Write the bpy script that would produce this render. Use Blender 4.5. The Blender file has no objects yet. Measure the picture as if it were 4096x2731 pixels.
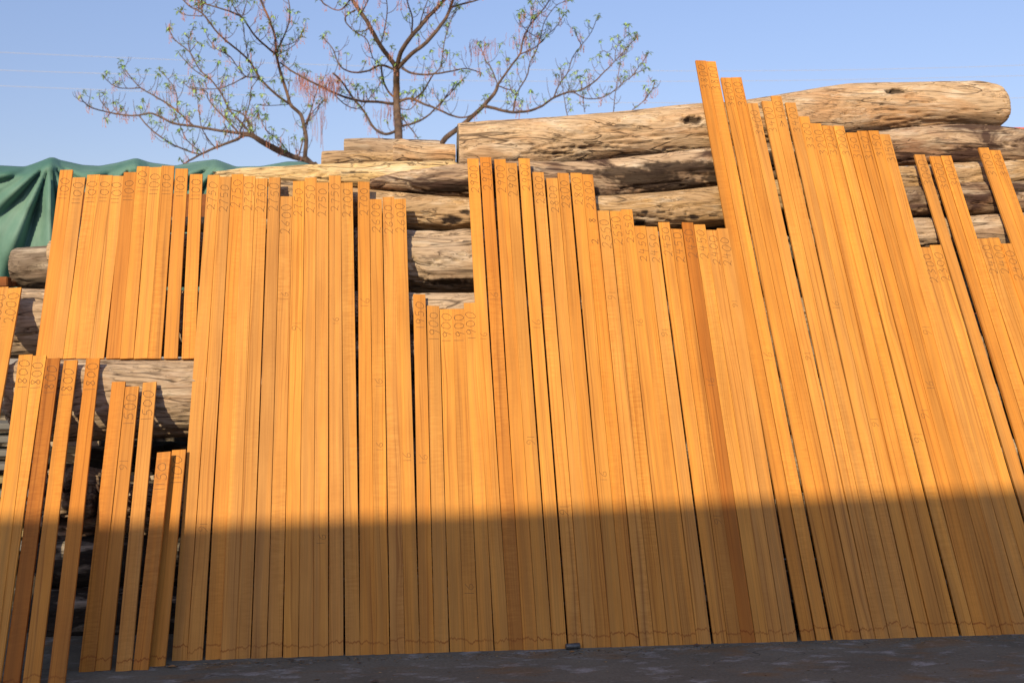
import bpy, bmesh, math, random
import numpy as np
from mathutils import Vector, Matrix, noise
R_ = math.radians
random.seed(7)
scene = bpy.context.scene

# ---------------------------------------------------------------- camera
CAM_H, CAM_D = 1.5, 5.045
YAW, PITCH, ROLL, FPX = 0.09882, -0.00847, -0.002316, 4300.0
W0, H0 = 4096.0, 2731.0
fw = Vector((math.sin(YAW)*math.cos(PITCH), math.cos(YAW)*math.cos(PITCH), math.sin(PITCH)))
r0 = Vector((math.cos(YAW), -math.sin(YAW), 0))
u0 = r0.cross(fw)
RT = math.cos(ROLL)*r0 + math.sin(ROLL)*u0
UP = -math.sin(ROLL)*r0 + math.cos(ROLL)*u0
CAM = Vector((0, -CAM_D, CAM_H))
cd = bpy.data.cameras.new("camera")
cam = bpy.data.objects.new("camera", cd)
scene.collection.objects.link(cam)
cam.matrix_world = Matrix(((RT.x, UP.x, -fw.x, CAM.x), (RT.y, UP.y, -fw.y, CAM.y), (RT.z, UP.z, -fw.z, CAM.z), (0, 0, 0, 1)))
cd.sensor_width = 36.0
cd.lens = FPX/W0*36.0
cd.clip_end = 3000
cd.dof.use_dof = True
cd.dof.focus_distance = 5.6
cd.dof.aperture_fstop = 4.0
scene.camera = cam

# ---------------------------------------------------------------- sky, sun, exposure
SUN_EL, SUN_AZ = 29.5, 27.0        # azimuth of the light's travel, measured from +Y towards +X
world = bpy.data.worlds.new("World"); scene.world = world
world.use_nodes = True
wn = world.node_tree; wn.nodes.clear()
sky = wn.nodes.new('ShaderNodeTexSky'); sky.sky_type = 'NISHITA'; sky.sun_disc = False
sky.sun_elevation = R_(SUN_EL); sky.sun_rotation = R_(SUN_AZ+180)
sky.air_density = 1.0; sky.dust_density = 0.6; sky.ozone_density = 3.0; sky.altitude = 0
bgn = wn.nodes.new('ShaderNodeBackground'); bgn.inputs[1].default_value = 0.15
wo = wn.nodes.new('ShaderNodeOutputWorld')
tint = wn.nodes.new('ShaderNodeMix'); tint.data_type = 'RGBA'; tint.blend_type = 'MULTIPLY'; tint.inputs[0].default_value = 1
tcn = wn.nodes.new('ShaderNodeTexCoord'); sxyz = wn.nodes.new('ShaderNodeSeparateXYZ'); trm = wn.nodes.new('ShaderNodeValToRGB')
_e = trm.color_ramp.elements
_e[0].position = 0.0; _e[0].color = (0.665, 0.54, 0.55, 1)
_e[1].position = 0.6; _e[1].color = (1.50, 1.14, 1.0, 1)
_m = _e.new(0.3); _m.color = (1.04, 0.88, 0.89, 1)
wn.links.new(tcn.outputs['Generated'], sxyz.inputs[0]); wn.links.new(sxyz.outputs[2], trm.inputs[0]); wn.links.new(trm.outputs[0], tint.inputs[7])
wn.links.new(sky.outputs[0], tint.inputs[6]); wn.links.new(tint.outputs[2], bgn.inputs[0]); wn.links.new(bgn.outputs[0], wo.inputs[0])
sd = bpy.data.lights.new("sun", 'SUN'); sd.energy = 4.2; sd.angle = R_(0.53); sd.color = (1.0, 0.82, 0.54)
sun = bpy.data.objects.new("sun", sd); scene.collection.objects.link(sun)
SUNV = Vector((math.sin(R_(SUN_AZ))*math.cos(R_(SUN_EL)), math.cos(R_(SUN_AZ))*math.cos(R_(SUN_EL)), -math.sin(R_(SUN_EL))))
sun.rotation_euler = SUNV.to_track_quat('-Z', 'Y').to_euler()
sun.location = (-6, -12, 8)
scene.view_settings.view_transform = 'Standard'
scene.view_settings.look = 'None'
scene.view_settings.exposure = 0.27
scene.view_settings.gamma = 1.0
scene.cycles.max_bounces = 8

# ---------------------------------------------------------------- helpers
TH = R_(29.05)                                   # lean of the long boards
NRM = Vector((0, math.cos(TH), -math.sin(TH)))   # into the pile
ALONG = Vector((0, math.sin(TH), math.cos(TH)))
def ray(x, y): return fw*FPX + RT*(x-W0/2) - UP*(y-H0/2)
def on_plane(x, y, off=0.0):
    d = ray(x, y); t = (off - CAM.dot(NRM))/d.dot(NRM); return CAM + d*t
def on_floor(x, y, z=0.0):
    d = ray(x, y); return CAM + d*((z-CAM.z)/d.z)
def at_y(x, y, Y):
    d = ray(x, y); return CAM + d*((Y-CAM.y)/d.y)

def tag(o, label=None, cat=None, group=None, kind=None):
    if label: o['label'] = label
    if cat: o['category'] = cat
    if group: o['group'] = group
    if kind: o['kind'] = kind
    return o
def link(name, data, parent=None):
    o = bpy.data.objects.new(name, data); scene.collection.objects.link(o)
    if parent is not None: o.parent = parent
    return o
def mesh_obj(name, verts, faces, mat, parent=None, smooth=False):
    me = bpy.data.meshes.new(name)
    me.from_pydata([tuple(v) for v in verts], [], faces); me.update()
    if mat is not None: me.materials.append(mat)
    if smooth:
        me.polygons.foreach_set('use_smooth', [True]*len(me.polygons))
    return link(name, me, parent)
class MB:
    def __init__(s): s.v = []; s.f = []
    def quad(s, a, b, c, d):
        n = len(s.v); s.v += [a, b, c, d]; s.f.append((n, n+1, n+2, n+3))
    def box(s, lo, hi, M=None):
        n = len(s.v)
        P = [(x, y, z) for x in (lo[0], hi[0]) for y in (lo[1], hi[1]) for z in (lo[2], hi[2])]
        if M is not None: P = [tuple(M @ Vector(p)) for p in P]
        s.v += P
        s.f += [tuple(n+i for i in q) for q in ((0,1,3,2),(4,6,7,5),(0,4,5,1),(2,3,7,6),(0,2,6,4),(1,5,7,3))]
    def tube(s, pts, rad, seg=8, cap=True):
        rings = []
        for i, p in enumerate(pts):
            p = Vector(p)
            a = Vector(pts[max(i-1, 0)]); b = Vector(pts[min(i+1, len(pts)-1)])
            t = (b-a).normalized()
            side = t.cross(Vector((0, 1, 0)))
            if side.length < 1e-3: side = t.cross(Vector((1, 0, 0)))
            side.normalize(); nn = t.cross(side)
            r = rad[i] if hasattr(rad, '__len__') else rad
            n = len(s.v); rings.append(n)
            for k in range(seg):
                an = 2*math.pi*k/seg
                s.v.append(tuple(p + side*(r*math.cos(an)) + nn*(r*math.sin(an))))
        for a, b in zip(rings, rings[1:]):
            for k in range(seg):
                s.f.append((a+k, a+(k+1) % seg, b+(k+1) % seg, b+k))
        if cap:
            s.f.append(tuple(rings[0]+k for k in range(seg))[::-1]); s.f.append(tuple(rings[-1]+k for k in range(seg)))
    def build(s, name, mat, parent=None, smooth=False): return mesh_obj(name, s.v, s.f, mat, parent, smooth)

# ---------------------------------------------------------------- node helpers
class NT:
    def __init__(s, name, rough=0.7, spec=0.3):
        s.m = bpy.data.materials.new(name); s.m.use_nodes = True
        s.t = s.m.node_tree; s.t.nodes.clear()
        s.out = s.n('ShaderNodeOutputMaterial'); s.b = s.n('ShaderNodeBsdfPrincipled')
        s.b.inputs['Roughness'].default_value = rough; s.b.inputs['Specular IOR Level'].default_value = spec
        s.l(s.b.outputs[0], s.out.inputs[0])
    def n(s, t, **k):
        q = s.t.nodes.new(t)
        for a, b in k.items(): setattr(q, a, b)
        return q
    def l(s, a, b): s.t.links.new(a, b)
    def set(s, inp, v):
        if hasattr(v, 'is_linked') or hasattr(v, 'links'): s.l(v, inp)
        else: inp.default_value = v
    def coord(s, which='Object'): return s.n('ShaderNodeTexCoord').outputs[which]
    def vm(s, op, a, b=None, scale=None):
        q = s.n('ShaderNodeVectorMath', operation=op); s.set(q.inputs[0], a)
        if b is not None: s.set(q.inputs[1], b)
        if scale is not None: s.set(q.inputs[3], scale)
        return q.outputs[0]
    def mul(s, v, sc): return s.vm('MULTIPLY', v, sc)
    def mth(s, op, a, b=None, c=None, clamp=False):
        q = s.n('ShaderNodeMath', operation=op, use_clamp=clamp); s.set(q.inputs[0], a)
        if b is not None: s.set(q.inputs[1], b)
        if c is not None: s.set(q.inputs[2], c)
        return q.outputs[0]
    def noise(s, v, scale=1.0, detail=3.0, rough=0.5, dist=0.0, col=False):
        q = s.n('ShaderNodeTexNoise'); s.l(v, q.inputs['Vector']); q.inputs['Scale'].default_value = scale
        q.inputs['Detail'].default_value = detail; q.inputs['Roughness'].default_value = rough; q.inputs['Distortion'].default_value = dist
        return q.outputs['Color' if col else 'Fac']
    def ramp(s, v, stops):
        q = s.n('ShaderNodeValToRGB'); s.l(v, q.inputs[0]); e = q.color_ramp.elements
        while len(e) > 1: e.remove(e[-1])
        for i, (p, c) in enumerate(stops):
            if not hasattr(c, '__len__'): c = (c, c, c)
            if i == 0: e[0].position = p; e[0].color = (*c, 1)
            else: k = e.new(p); k.color = (*c, 1)
        return q.outputs[0]
    def mix(s, f, a, b, mode='MIX'):
        q = s.n('ShaderNodeMix', data_type='RGBA', blend_type=mode)
        s.set(q.inputs[0], f)
        for i, c in ((6, a), (7, b)):
            if isinstance(c, tuple): q.inputs[i].default_value = (*c[:3], 1)
            else: s.l(c, q.inputs[i])
        return q.outputs[2]
    def col(s, c):
        if isinstance(c, tuple): s.b.inputs['Base Color'].default_value = (*c[:3], 1)
        else: s.l(c, s.b.inputs['Base Color'])
    def bump(s, h, strength=0.3, dist=0.01):
        q = s.n('ShaderNodeBump'); q.inputs['Strength'].default_value = strength; q.inputs['Distance'].default_value = dist
        s.l(h, q.inputs['Height']); s.l(q.outputs[0], s.b.inputs['Normal'])

def board_mat():
    """planed teak: base tint comes from the board's own object colour, seed from its random"""
    t = NT('planed_teak', 0.6, 0.2)
    oi = t.n('ShaderNodeObjectInfo')
    rnd = oi.outputs['Random']
    off = t.vm('SCALE', (37.1, 51.7, 23.3), scale=rnd)
    co = t.vm('ADD', t.coord(), off)
    warp = t.noise(t.mul(co, (9, 9, 1.1)), 1, 2)
    cw = t.vm('ADD', co, t.vm('SCALE', (1, 0, 0), scale=t.mth('MULTIPLY', warp, t.mth('MULTIPLY_ADD', t.mth('FRACT', t.mth('MULTIPLY', rnd, 7.13)), 0.07, 0.010))))
    fine = t.noise(t.mul(cw, (330, 60, 2.2)), 1, 4, 0.6)
    lines = t.noise(t.mul(cw, (120, 25, 0.7)), 1, 2, 0.5)
    broad = t.noise(t.mul(cw, (26, 8, 0.45)), 1, 2, 0.5)
    blot = t.noise(t.mul(co, (12, 5, 2.6)), 1, 3, 0.55)
    rip = t.noise(t.mul(co, (14, 5, 85)), 1, 2, 0.6)
    ripm = t.noise(t.mul(co, (10, 3, 1.6)), 1, 1)
    al = oi.outputs['Alpha']
    base = oi.outputs['Color']
    grey = t.ramp(broad, [(0.38, (0.84, 0.87, 1.0)), (0.55, (1, 1, 1)), (0.72, (1.08, 1.08, 1.0))])
    c = t.mix(1.0, base, grey, 'MULTIPLY')
    c = t.mix(1.0, c, t.ramp(lines, [(0.30, (0.72, 0.65, 0.60)), (0.42, (0.97, 0.96, 0.95)), (0.6, (1.03, 1.03, 1.02))]), 'MULTIPLY')
    c = t.mix(1.0, c, t.ramp(fine, [(0.3, (0.89, 0.86, 0.84)), (0.7, (1.08, 1.09, 1.09))]), 'MULTIPLY')
    c = t.mix(1.0, c, t.ramp(blot, [(0.3, (0.92, 0.88, 0.84)), (0.7, (1.08, 1.09, 1.10))]), 'MULTIPLY')
    fac = t.mth('MULTIPLY', t.mth('MULTIPLY', t.mth('SUBTRACT', ripm, 0.42, clamp=True), 5.0, clamp=True), al)
    c = t.mix(fac, c, t.mix(1.0, c, t.ramp(rip, [(0.38, (0.93, 0.90, 0.86)), (0.62, (1.08, 1.11, 1.14))]), 'MULTIPLY'))
    # damp stain line just above the foot
    sep = t.n('ShaderNodeSeparateXYZ'); t.l(t.coord(), sep.inputs[0])
    wav = t.noise(t.vm('ADD', t.mul(t.coord(), (26, 0, 0)), off), 1, 3, 0.7)
    h = t.mth('SUBTRACT', t.mth('ADD', sep.outputs[2], t.mth('MULTIPLY', wav, 0.075)), t.mth('MULTIPLY_ADD', t.mth('FRACT', t.mth('MULTIPLY', rnd, 13.7)), 0.030, 0.078))
    band = t.mth('SUBTRACT', 1.0, t.mth('DIVIDE', t.mth('ABSOLUTE', h), 0.0065), clamp=True)
    stn = t.mth('LESS_THAN', oi.outputs['Object Index'], 0.5)
    c = t.mix(t.mth('MULTIPLY', t.mth('MULTIPLY', band, t.mth('MULTIPLY_ADD', blot, 1.6, -0.15, clamp=True)), stn), c, t.mix(1.0, c, (0.50, 0.27, 0.20), 'MULTIPLY'))
    t.col(c)
    t.bump(fine, 0.12, 0.001)
    return t.m

def log_mat(name, c1, c2, c3, dark=(0.045, 0.028, 0.02), burnt=0.0, ochre=0.4):
    """weathered debarked log, long axis = local X"""
    t = NT(name, 0.85, 0.15)
    co = t.coord()
    wob = t.noise(t.mul(co, (1.3, 3, 3)), 1, 2, 0.5, col=True)
    cw = t.vm('ADD', co, t.mul(t.vm('SUBTRACT', wob, (0.5, 0.5, 0.5)), (0, 0.16, 0.16)))
    streak = t.noise(t.mul(cw, (1.6, 26, 26)), 1, 5, 0.62)
    fine = t.noise(t.mul(cw, (7, 120, 120)), 1, 4, 0.65)
    big = t.noise(t.mul(co, (1.5, 4.5, 4.5)), 1, 4, 0.6, 0.4)
    pale = t.noise(t.mul(cw, (3.5, 15, 15)), 1, 4, 0.6)
    c = t.mix(t.ramp(streak, [(0.32, 0), (0.66, 1)]), c1, c2)
    c = t.mix(t.mth('MULTIPLY', t.ramp(big, [(0.48, 0), (0.62, 1)]), ochre), c, c3)
    c = t.mix(t.mth('MULTIPLY', t.ramp(pale, [(0.52, 0), (0.70, 1)]), 0.6), c, (0.66, 0.57, 0.45))
    c = t.mix(1.0, c, t.ramp(fine, [(0.30, (0.60, 0.54, 0.48)), (0.46, (0.97, 0.96, 0.95)), (0.72, (1.28, 1.28, 1.28))]), 'MULTIPLY')
    # drying cracks: thin level sets of a stretched noise
    cr = t.noise(t.mul(cw, (0.75, 9, 9)), 1, 2, 0.5)
    crm = t.mth('SUBTRACT', 1.0, t.mth('DIVIDE', t.mth('ABSOLUTE', t.mth('SUBTRACT', cr, 0.5)), 0.017), clamp=True)
    gate = t.ramp(t.noise(t.mul(co, (2.4, 7, 7)), 1, 2), [(0.34, 0), (0.46, 1)])
    crm = t.mth('MULTIPLY', crm, gate)
    c = t.mix(t.mth('MULTIPLY', crm, 0.85), c, dark)
    cr2 = t.noise(t.mul(cw, (1.8, 34, 34)), 1, 3, 0.6)
    crm2 = t.mth('SUBTRACT', 1.0, t.mth('DIVIDE', t.mth('ABSOLUTE', t.mth('SUBTRACT', cr2, 0.47)), 0.012), clamp=True)
    c = t.mix(t.mth('MULTIPLY', crm2, 0.42), c, dark)
    cr3 = t.noise(t.vm('ADD', t.mul(cw, (0.30, 15, 15)), (3.1, 9.2, 4.4)), 1, 3, 0.45)
    crm3 = t.mth('SUBTRACT', 1.0, t.mth('DIVIDE', t.mth('ABSOLUTE', t.mth('SUBTRACT', cr3, 0.5)), 0.011), clamp=True)
    c = t.mix(t.mth('MULTIPLY', crm3, 0.8), c, dark)
    if burnt:
        bn = t.noise(t.mul(cw, (2.2, 7, 7)), 1, 5, 0.62, 0.6)
        c = t.mix(t.ramp(bn, [(0.50-0.12*burnt, 0), (0.60-0.08*burnt, 0.93)]), c, (0.055, 0.03, 0.024))
    at = t.n('ShaderNodeAttribute', attribute_name='bark')
    c = t.mix(at.outputs['Fac'], c, (0.035, 0.024, 0.019))
    t.col(c)
    hgt = t.mth('SUBTRACT', t.mth('ADD', t.mth('MULTIPLY', fine, 0.5), streak), t.mth('ADD', crm, t.mth('MULTIPLY', crm2, 0.5)))
    t.bump(hgt, 0.55, 0.012)
    return t.m

def plain(name, c, rough=0.7, spec=0.3, var=0.15, scale=(6, 6, 6), bump=0.0, metal=0.0):
    t = NT(name, rough, spec)
    nz = t.noise(t.mul(t.coord(), scale), 1, 5, 0.6)
    lo = tuple(x*(1-var) for x in c); hi = tuple(x*(1+var) for x in c)
    t.col(t.mix(t.ramp(nz, [(0.3, 0), (0.7, 1)]), lo, hi))
    t.b.inputs['Metallic'].default_value = metal
    if bump: t.bump(nz, bump, 0.01)
    return t.m
M_BOARD = board_mat()
M_PENCIL = plain('pencil', (0.10, 0.055, 0.03), 0.6, 0.2, 0.2)

# ---------------------------------------------------------------- ground
def concrete():
    t = NT('yard_concrete', 0.85, 0.25)
    co = t.coord()
    a = t.noise(t.mul(co, (1.6, 3.0, 1)), 1, 6, 0.62)
    b = t.noise(t.mul(co, (5, 11, 1)), 1, 6, 0.7, 0.3)
    o = t.noise(t.vm('ADD', t.mul(co, (2.1, 6, 1)), (7.3, 2.1, 0)), 1, 5, 0.65, 0.5)
    g = t.noise(t.mul(co, (70, 70, 1)), 1, 3, 0.7)
    c = t.mix(t.ramp(a, [(0.35, 0), (0.65, 1)]), (0.115, 0.110, 0.084), (0.165, 0.155, 0.117))
    c = t.mix(t.ramp(b, [(0.54, 0), (0.66, 0.8)]), c, (0.31, 0.31, 0.29))
    c = t.mix(t.ramp(o, [(0.54, 0), (0.66, 0.6)]), c, (0.20, 0.115, 0.045))
    c = t.mix(1.0, c, t.ramp(g, [(0.3, (0.8, 0.8, 0.8)), (0.7, (1.15, 1.15, 1.15))]), 'MULTIPLY')
    cr = t.noise(t.mul(co, (0.55, 1.1, 1)), 1, 4, 0.6)
    crm = t.mth('SUBTRACT', 1.0, t.mth('DIVIDE', t.mth('ABSOLUTE', t.mth('SUBTRACT', cr, 0.5)), 0.0022), clamp=True)
    c = t.mix(t.mth('MULTIPLY', crm, 0.7), c, (0.03, 0.027, 0.025))
    t.col(c); t.bump(t.mth('SUBTRACT', b, crm), 0.35, 0.004)
    return t.m
S = 900
g = mesh_obj('yard_floor', [(-S, -S, 0), (S, -S, 0), (S, S, 0), (-S, S, 0)], [(0, 1, 2, 3)], concrete())
tag(g, 'grey stained concrete yard floor with pale scuffs and ochre dust', kind='structure')

# unseen pale sheet added outside the pad to bounce light into the shade
t_ = plain('pale_bounce', (0.42, 0.36, 0.28), .95, .1, .15, (.8, .8, 1))
R0, R1 = 6.2, 400
vv = [(-R0, -6.0, .004), (R0+1, -6.0, .004), (R0+1, 7, .004), (-R0, 7, .004), (-R1, -R1, .004), (R1, -R1, .004), (R1, R1, .004), (-R1, R1, .004)]
gd = mesh_obj('bounce_sheet', vv, [(0, 4, 5, 1), (1, 5, 6, 2), (2, 6, 7, 3), (3, 7, 4, 0)], t_)
tag(gd, 'added pale sheet around the concrete pad, bouncing light into the shade', kind='structure')

# ---------------------------------------------------------------- boards
# (mark, topLx, topRx, topY, botLx, botRx, botY, tone)
BD = [
('2750',830.5,878.5,700,686,747,2649),('2750',879,925,707,747.6,808,2648),('2750',927,973,697,822.5,879.6,2639),('2750',974,1022,705,881,940,2641),
('2750',1023,1070,714,941,999,2639),('2750',1075,1122,710,1005,1064,2635),('2600',1122,1169,786,1068,1127,2631.6),('2750',1172,1219,724.5,1132,1192.5,2631),
('2750',1219.5,1266,711,1194.5,1253,2630),('2750',1267,1313,731,1254,1313,2625),('2750',1316,1363,703,1314,1374,2622),('2700',1364,1410,731,1382,1440,2617),
('2700',1431,1478,727.5,1441,1499.6,2615),('2600',1480,1526,797,1499.6,1557.5,2613.6),('2600',1530,1577,788,1562,1619,2607.5),('2600',1577.5,1622,795.6,1621,1679,2610),
('1950',1652,1702,1177,1680,1738,2607),('1900',1708,1757,1223,1738.5,1796,2602),('1900',1759,1808,1236,1800,1859,2602),('1900',1809,1855.5,1235,1859,1916,2602),('1900',1855,1904,1211,1917,1974.5,2594),
('2900',1870,1913.6,635,1980,2036,2593.5),('2900',1920,1964,629,2037,2094,2591.5),('2900',1977.5,2022,637,2095,2151,2592),('2900',2023,2066,652,2151,2210,2590.5),('2900',2074,2119,634,2210.5,2268,2587),
('2800',2130,2175,689,2273,2331.6,2583),('2800',2186,2230,712.6,2333,2388,2581),('2800',2230,2275,692.5,2389.5,2444,2578),('2800',2282,2327,692,2445.6,2501,2577),('2800',2327,2372,698,2501,2558.5,2577),
('2550',2389,2437,843,2563,2617,2576),('2550',2440,2484,844,2618,2675,2574.5),('2550',2484,2528.6,838,2676.5,2732,2576),
('2450',2537,2582,904,2733,2789,2574.5),('2450',2583.7,2629,907,2790,2845,2573),('2450',2633,2678,889,2856,2911.6,2574.5),('2450',2684,2727,916,2913,2967.7,2574),('2450',2727,2773,890,2968,3023,2571),('2450',2774.5,2821,898,3024,3080,2566),
('2400',2823,2867,920,3079,3133,2564),('2400',2868,2912,913.6,3135,3192,2566),
('3800',2782,2823,242.5,3208,3265,2567.7),('3800',2823,2862,246,3269,3325,2566),('3600',2883,2924.5,311,3334,3392,2563),('3600',2924.5,2965.7,310,3391,3444,2558.5),
('3400',2989,3031,414,3447,3503,2555),('3400',3047,3088,405,3504,3559,2554.6),('^400',3084,3126,384.5,3560,3613,2551),('3400',3140,3182.6,411,3613,3668,2549.5),
('3300',3194.5,3236.6,466.6,3671.6,3727,2548),('3200',3243,3284,494,3730,3785,2548),('3200',3288,3330.5,503,3785,3838,2546),('3200',3333.5,3375,503.6,3848,3903,2543),
('3150',3384,3428,531,3904,3955.5,2539),('3150',3428,3471,524,3956.5,4007,2537.6),('3150',3473,3515,523,4008.6,4061,2533.6),('3150',3517,3559,537.6,4061,4115,2535),
('2300',3678,3720,989,4117,4173,2533),('2300',3720,3764,980,4173,4229,2532),('3000',3658,3699,618.5,4236,4292,2531),('3000',3717,3762,625,4300,4356,2530),('3000',3763,3805,623,4358,4413,2529),
('2400',3911,3953,954,4415,4470,2528),('2400',3954,3996,951,4471,4526,2527),('2400',4004,4047,974,4528,4583,2526),('3100',3913,3955.6,591,4590,4645,2525),('3100',3960,4001,601,4648,4703,2524),
]
DARK = {22: 1, 38: 2, 48: 0}     # index -> reddish tone
M_W, M_T = 0.0676, 0.016
GLY = {
 '0': [[(.5,1),(.2,.88),(.06,.5),(.22,.08),(.55,.0),(.86,.25),(.92,.62),(.72,.95),(.42,.98)]],
 '1': [[(.52,1),(.46,.02)]],
 '2': [[(.1,.78),(.3,.98),(.68,.96),(.82,.7),(.55,.35),(.12,.03),(.38,.1),(.95,.0)]],
 '3': [[(.12,.9),(.5,1),(.78,.78),(.42,.55),(.82,.35),(.68,.05),(.1,.02)]],
 '4': [[(.35,1),(.12,.45),(.9,.48)],[(.68,.85),(.55,.0)]],
 '5': [[(.88,.98),(.3,.96),(.22,.55),(.62,.6),(.86,.32),(.6,.03),(.1,.04)]],
 '6': [[(.75,1),(.3,.65),(.12,.25),(.35,.0),(.75,.08),(.72,.4),(.3,.38)]],
 '7': [[(.1,.92),(.88,.96),(.5,.45),(.38,.0)]],
 '8': [[(.8,.88),(.45,1),(.2,.78),(.5,.55),(.8,.25),(.5,.0),(.18,.2),(.5,.52),(.8,.88)]],
 '9': [[(.8,.8),(.5,1),(.18,.78),(.35,.5),(.75,.62),(.82,.85),(.7,.35),(.55,-.1)]],
 '^': [[(-.1,.15),(.9,.5),(-.1,.85)],[(-.1,.5),(.9,.5)]],
}
ADV = {'1': 0.026, '7': 0.050, '^': 0.056}
def smooth_pts(pts, n=4):
    if len(pts) < 3: return pts
    out = []
    for i in range(len(pts)-1):
        p0 = pts[max(i-1, 0)]; p1 = pts[i]; p2 = pts[i+1]; p3 = pts[min(i+2, len(pts)-1)]
        for k in range(n):
            t = k/n
            out.append(tuple(0.5*((2*p1[j])+(-p0[j]+p2[j])*t+(2*p0[j]-5*p1[j]+4*p2[j]-p3[j])*t*t+(-p0[j]+3*p1[j]-3*p2[j]+p3[j])*t**3) for j in (0, 1)))
    out.append(pts[-1]); return out
def pencil(text, z0, rng, parent, name, size=1.0, wid=0.0022, flip=False, xoff=0.0):
    """handwriting running up the board, glyph tops towards the left edge"""
    mb = MB(); z = z0
    for ch in text:
        adv = ADV.get(ch, 0.054)*size*rng.uniform(.92, 1.06)
        gw = adv*(0.8 if ch != '1' else 0.7); gh = 0.048*size*rng.uniform(.82, 1.12); xo = rng.uniform(-.003, .003)+xoff
        sh_ = rng.uniform(-.05, .25)
        for st in GLY[ch]:
            sp = st if ch in '^14' else smooth_pts([(a+sh_*(b-.5)+rng.uniform(-.05, .05), b+rng.uniform(-.05, .05)) for a, b in st])
            q = []
            for gx, gy in sp:
                lx = -(gy-.5)*gh + xo; lz = z + gx*gw
                if flip: lx = -lx; lz = 2*z0 - lz
                q.append((max(-.0325, min(.0325, lx)), lz))
            for (ax, az), (bx, bz) in zip(q, q[1:]):
                d = Vector((bx-ax, bz-az))
                if d.length < 1e-5: continue
                d.normalize(); nx, nz = -d.y*wid/2, d.x*wid/2
                e = wid*.35
                ax -= d.x*e; az -= d.y*e; bx += d.x*e; bz += d.y*e
                mb.quad((ax+nx, -.0006, az+nz), (bx+nx, -.0006, bz+nz), (bx-nx, -.0006, bz-nz), (ax-nx, -.0006, az-nz))
        z += adv
    o = mb.build(name, M_PENCIL, parent)
    return o
rng = random.Random(4)
def board_mesh(L, w=M_W, t=M_T, c=0.0007):
    """board with eased edges; front face at y=0, foot at z=0"""
    h = w/2
    sec = [(-h+c, 0), (h-c, 0), (h, c), (h, t-c), (h-c, t), (-h+c, t), (-h, t-c), (-h, c)]
    m = 9; bow = rng.uniform(-.0022, .0022); s2 = rng.uniform(-.0010, .0010)
    v = []; f = []; n = 8
    for i in range(m):
        z = L*i/(m-1); dx = bow*math.sin(math.pi*i/(m-1)) + s2*math.sin(2*math.pi*i/(m-1))
        cut = rng.uniform(-.0012, .0012) if i in (0, m-1) else 0
        v += [(x+dx, y, z+cut*x/h) for x, y in sec]
    for i in range(m-1):
        for k in range(n): f.append((i*n+k, i*n+(k+1) % n, (i+1)*n+(k+1) % n, (i+1)*n+k))
    f.append(tuple(range(n))[::-1]); f.append(tuple(range((m-1)*n, m*n)))
    me = bpy.data.meshes.new('sawn_board'); me.from_pydata(v, [], f); me.update(); me.materials.append(M_BOARD)
    return me
def tone(kind=0):
    if kind == 2: return (0.42, 0.145, 0.020)
    if kind == 1: return (0.51, 0.198, 0.031)
    k = rng.random()
    a = (0.64, 0.287, 0.053); b = (0.56, 0.228, 0.037); c = (0.55, 0.250, 0.056)
    u = rng.random()
    base = [a[i]*(1-u)+b[i]*u for i in range(3)] if k < .7 else [c[i]*(1-.5*u)+a[i]*.5*u for i in range(3)]
    g_ = rng.uniform(.93, 1.05)
    return tuple(x*g_ for x in base)
BOARDS = []   # (object, L, quad in photo pixels, inverse matrix, local->)
def add_board(mark, B, T, label, group, quad, kind=0, w=M_W, twist=None, mtext=None):
    L = (T-B).length; u = (T-B).normalized()
    xa = Vector((1, 0, 0)); xa = (xa - u*xa.dot(u)).normalized()
    ya = u.cross(xa)                           # points into the pile (+Y)
    if twist is None: twist = rng.uniform(-1.5, 1.5)
    q = Matrix.Rotation(R_(twist), 3, u)
    xa = q @ xa; ya = q @ ya
    o = link('sawn_board', board_mesh(L, w))
    o.matrix_world = Matrix(((xa.x, ya.x, u.x, B.x), (xa.y, ya.y, u.y, B.y), (xa.z, ya.z, u.z, B.z), (0, 0, 0, 1)))
    fig = rng.choice([0, .3, .3, .6, 1.0])
    o.color = (*tone(kind), fig)
    tag(o, label, 'board', group)
    txt = mark if mtext is None else mtext
    if txt:
        tot = sum(ADV.get(ch, .054) for ch in txt)
        pencil(txt, L - rng.uniform(.018, .05) - tot, rng, o, 'length_mark')
    BOARDS.append((o, L, quad, u, xa, B)); return o
ORD = ['first','second','third','fourth','fifth','sixth','seventh','eighth','ninth','tenth','eleventh']
cnt = {}; tot = {}
def gkey(i, m):
    if m == '2400': return 'mid' if i < 60 else 'right'
    return m
for i, b in enumerate(BD): tot[(b[0], gkey(i, b[0]))] = tot.get((b[0], gkey(i, b[0])), 0)+1
special = {22: 'browner than average 2900 board, second from left of the five marked 2900',
           38: 'darkest red-brown board of the whole row, marked 2450 in pencil',
           48: 'board with a pencilled arrow above its base mark 400, between two 3400 boards',
           16: 'short board marked 1950 at the left end of the 1900 boards'}
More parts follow.
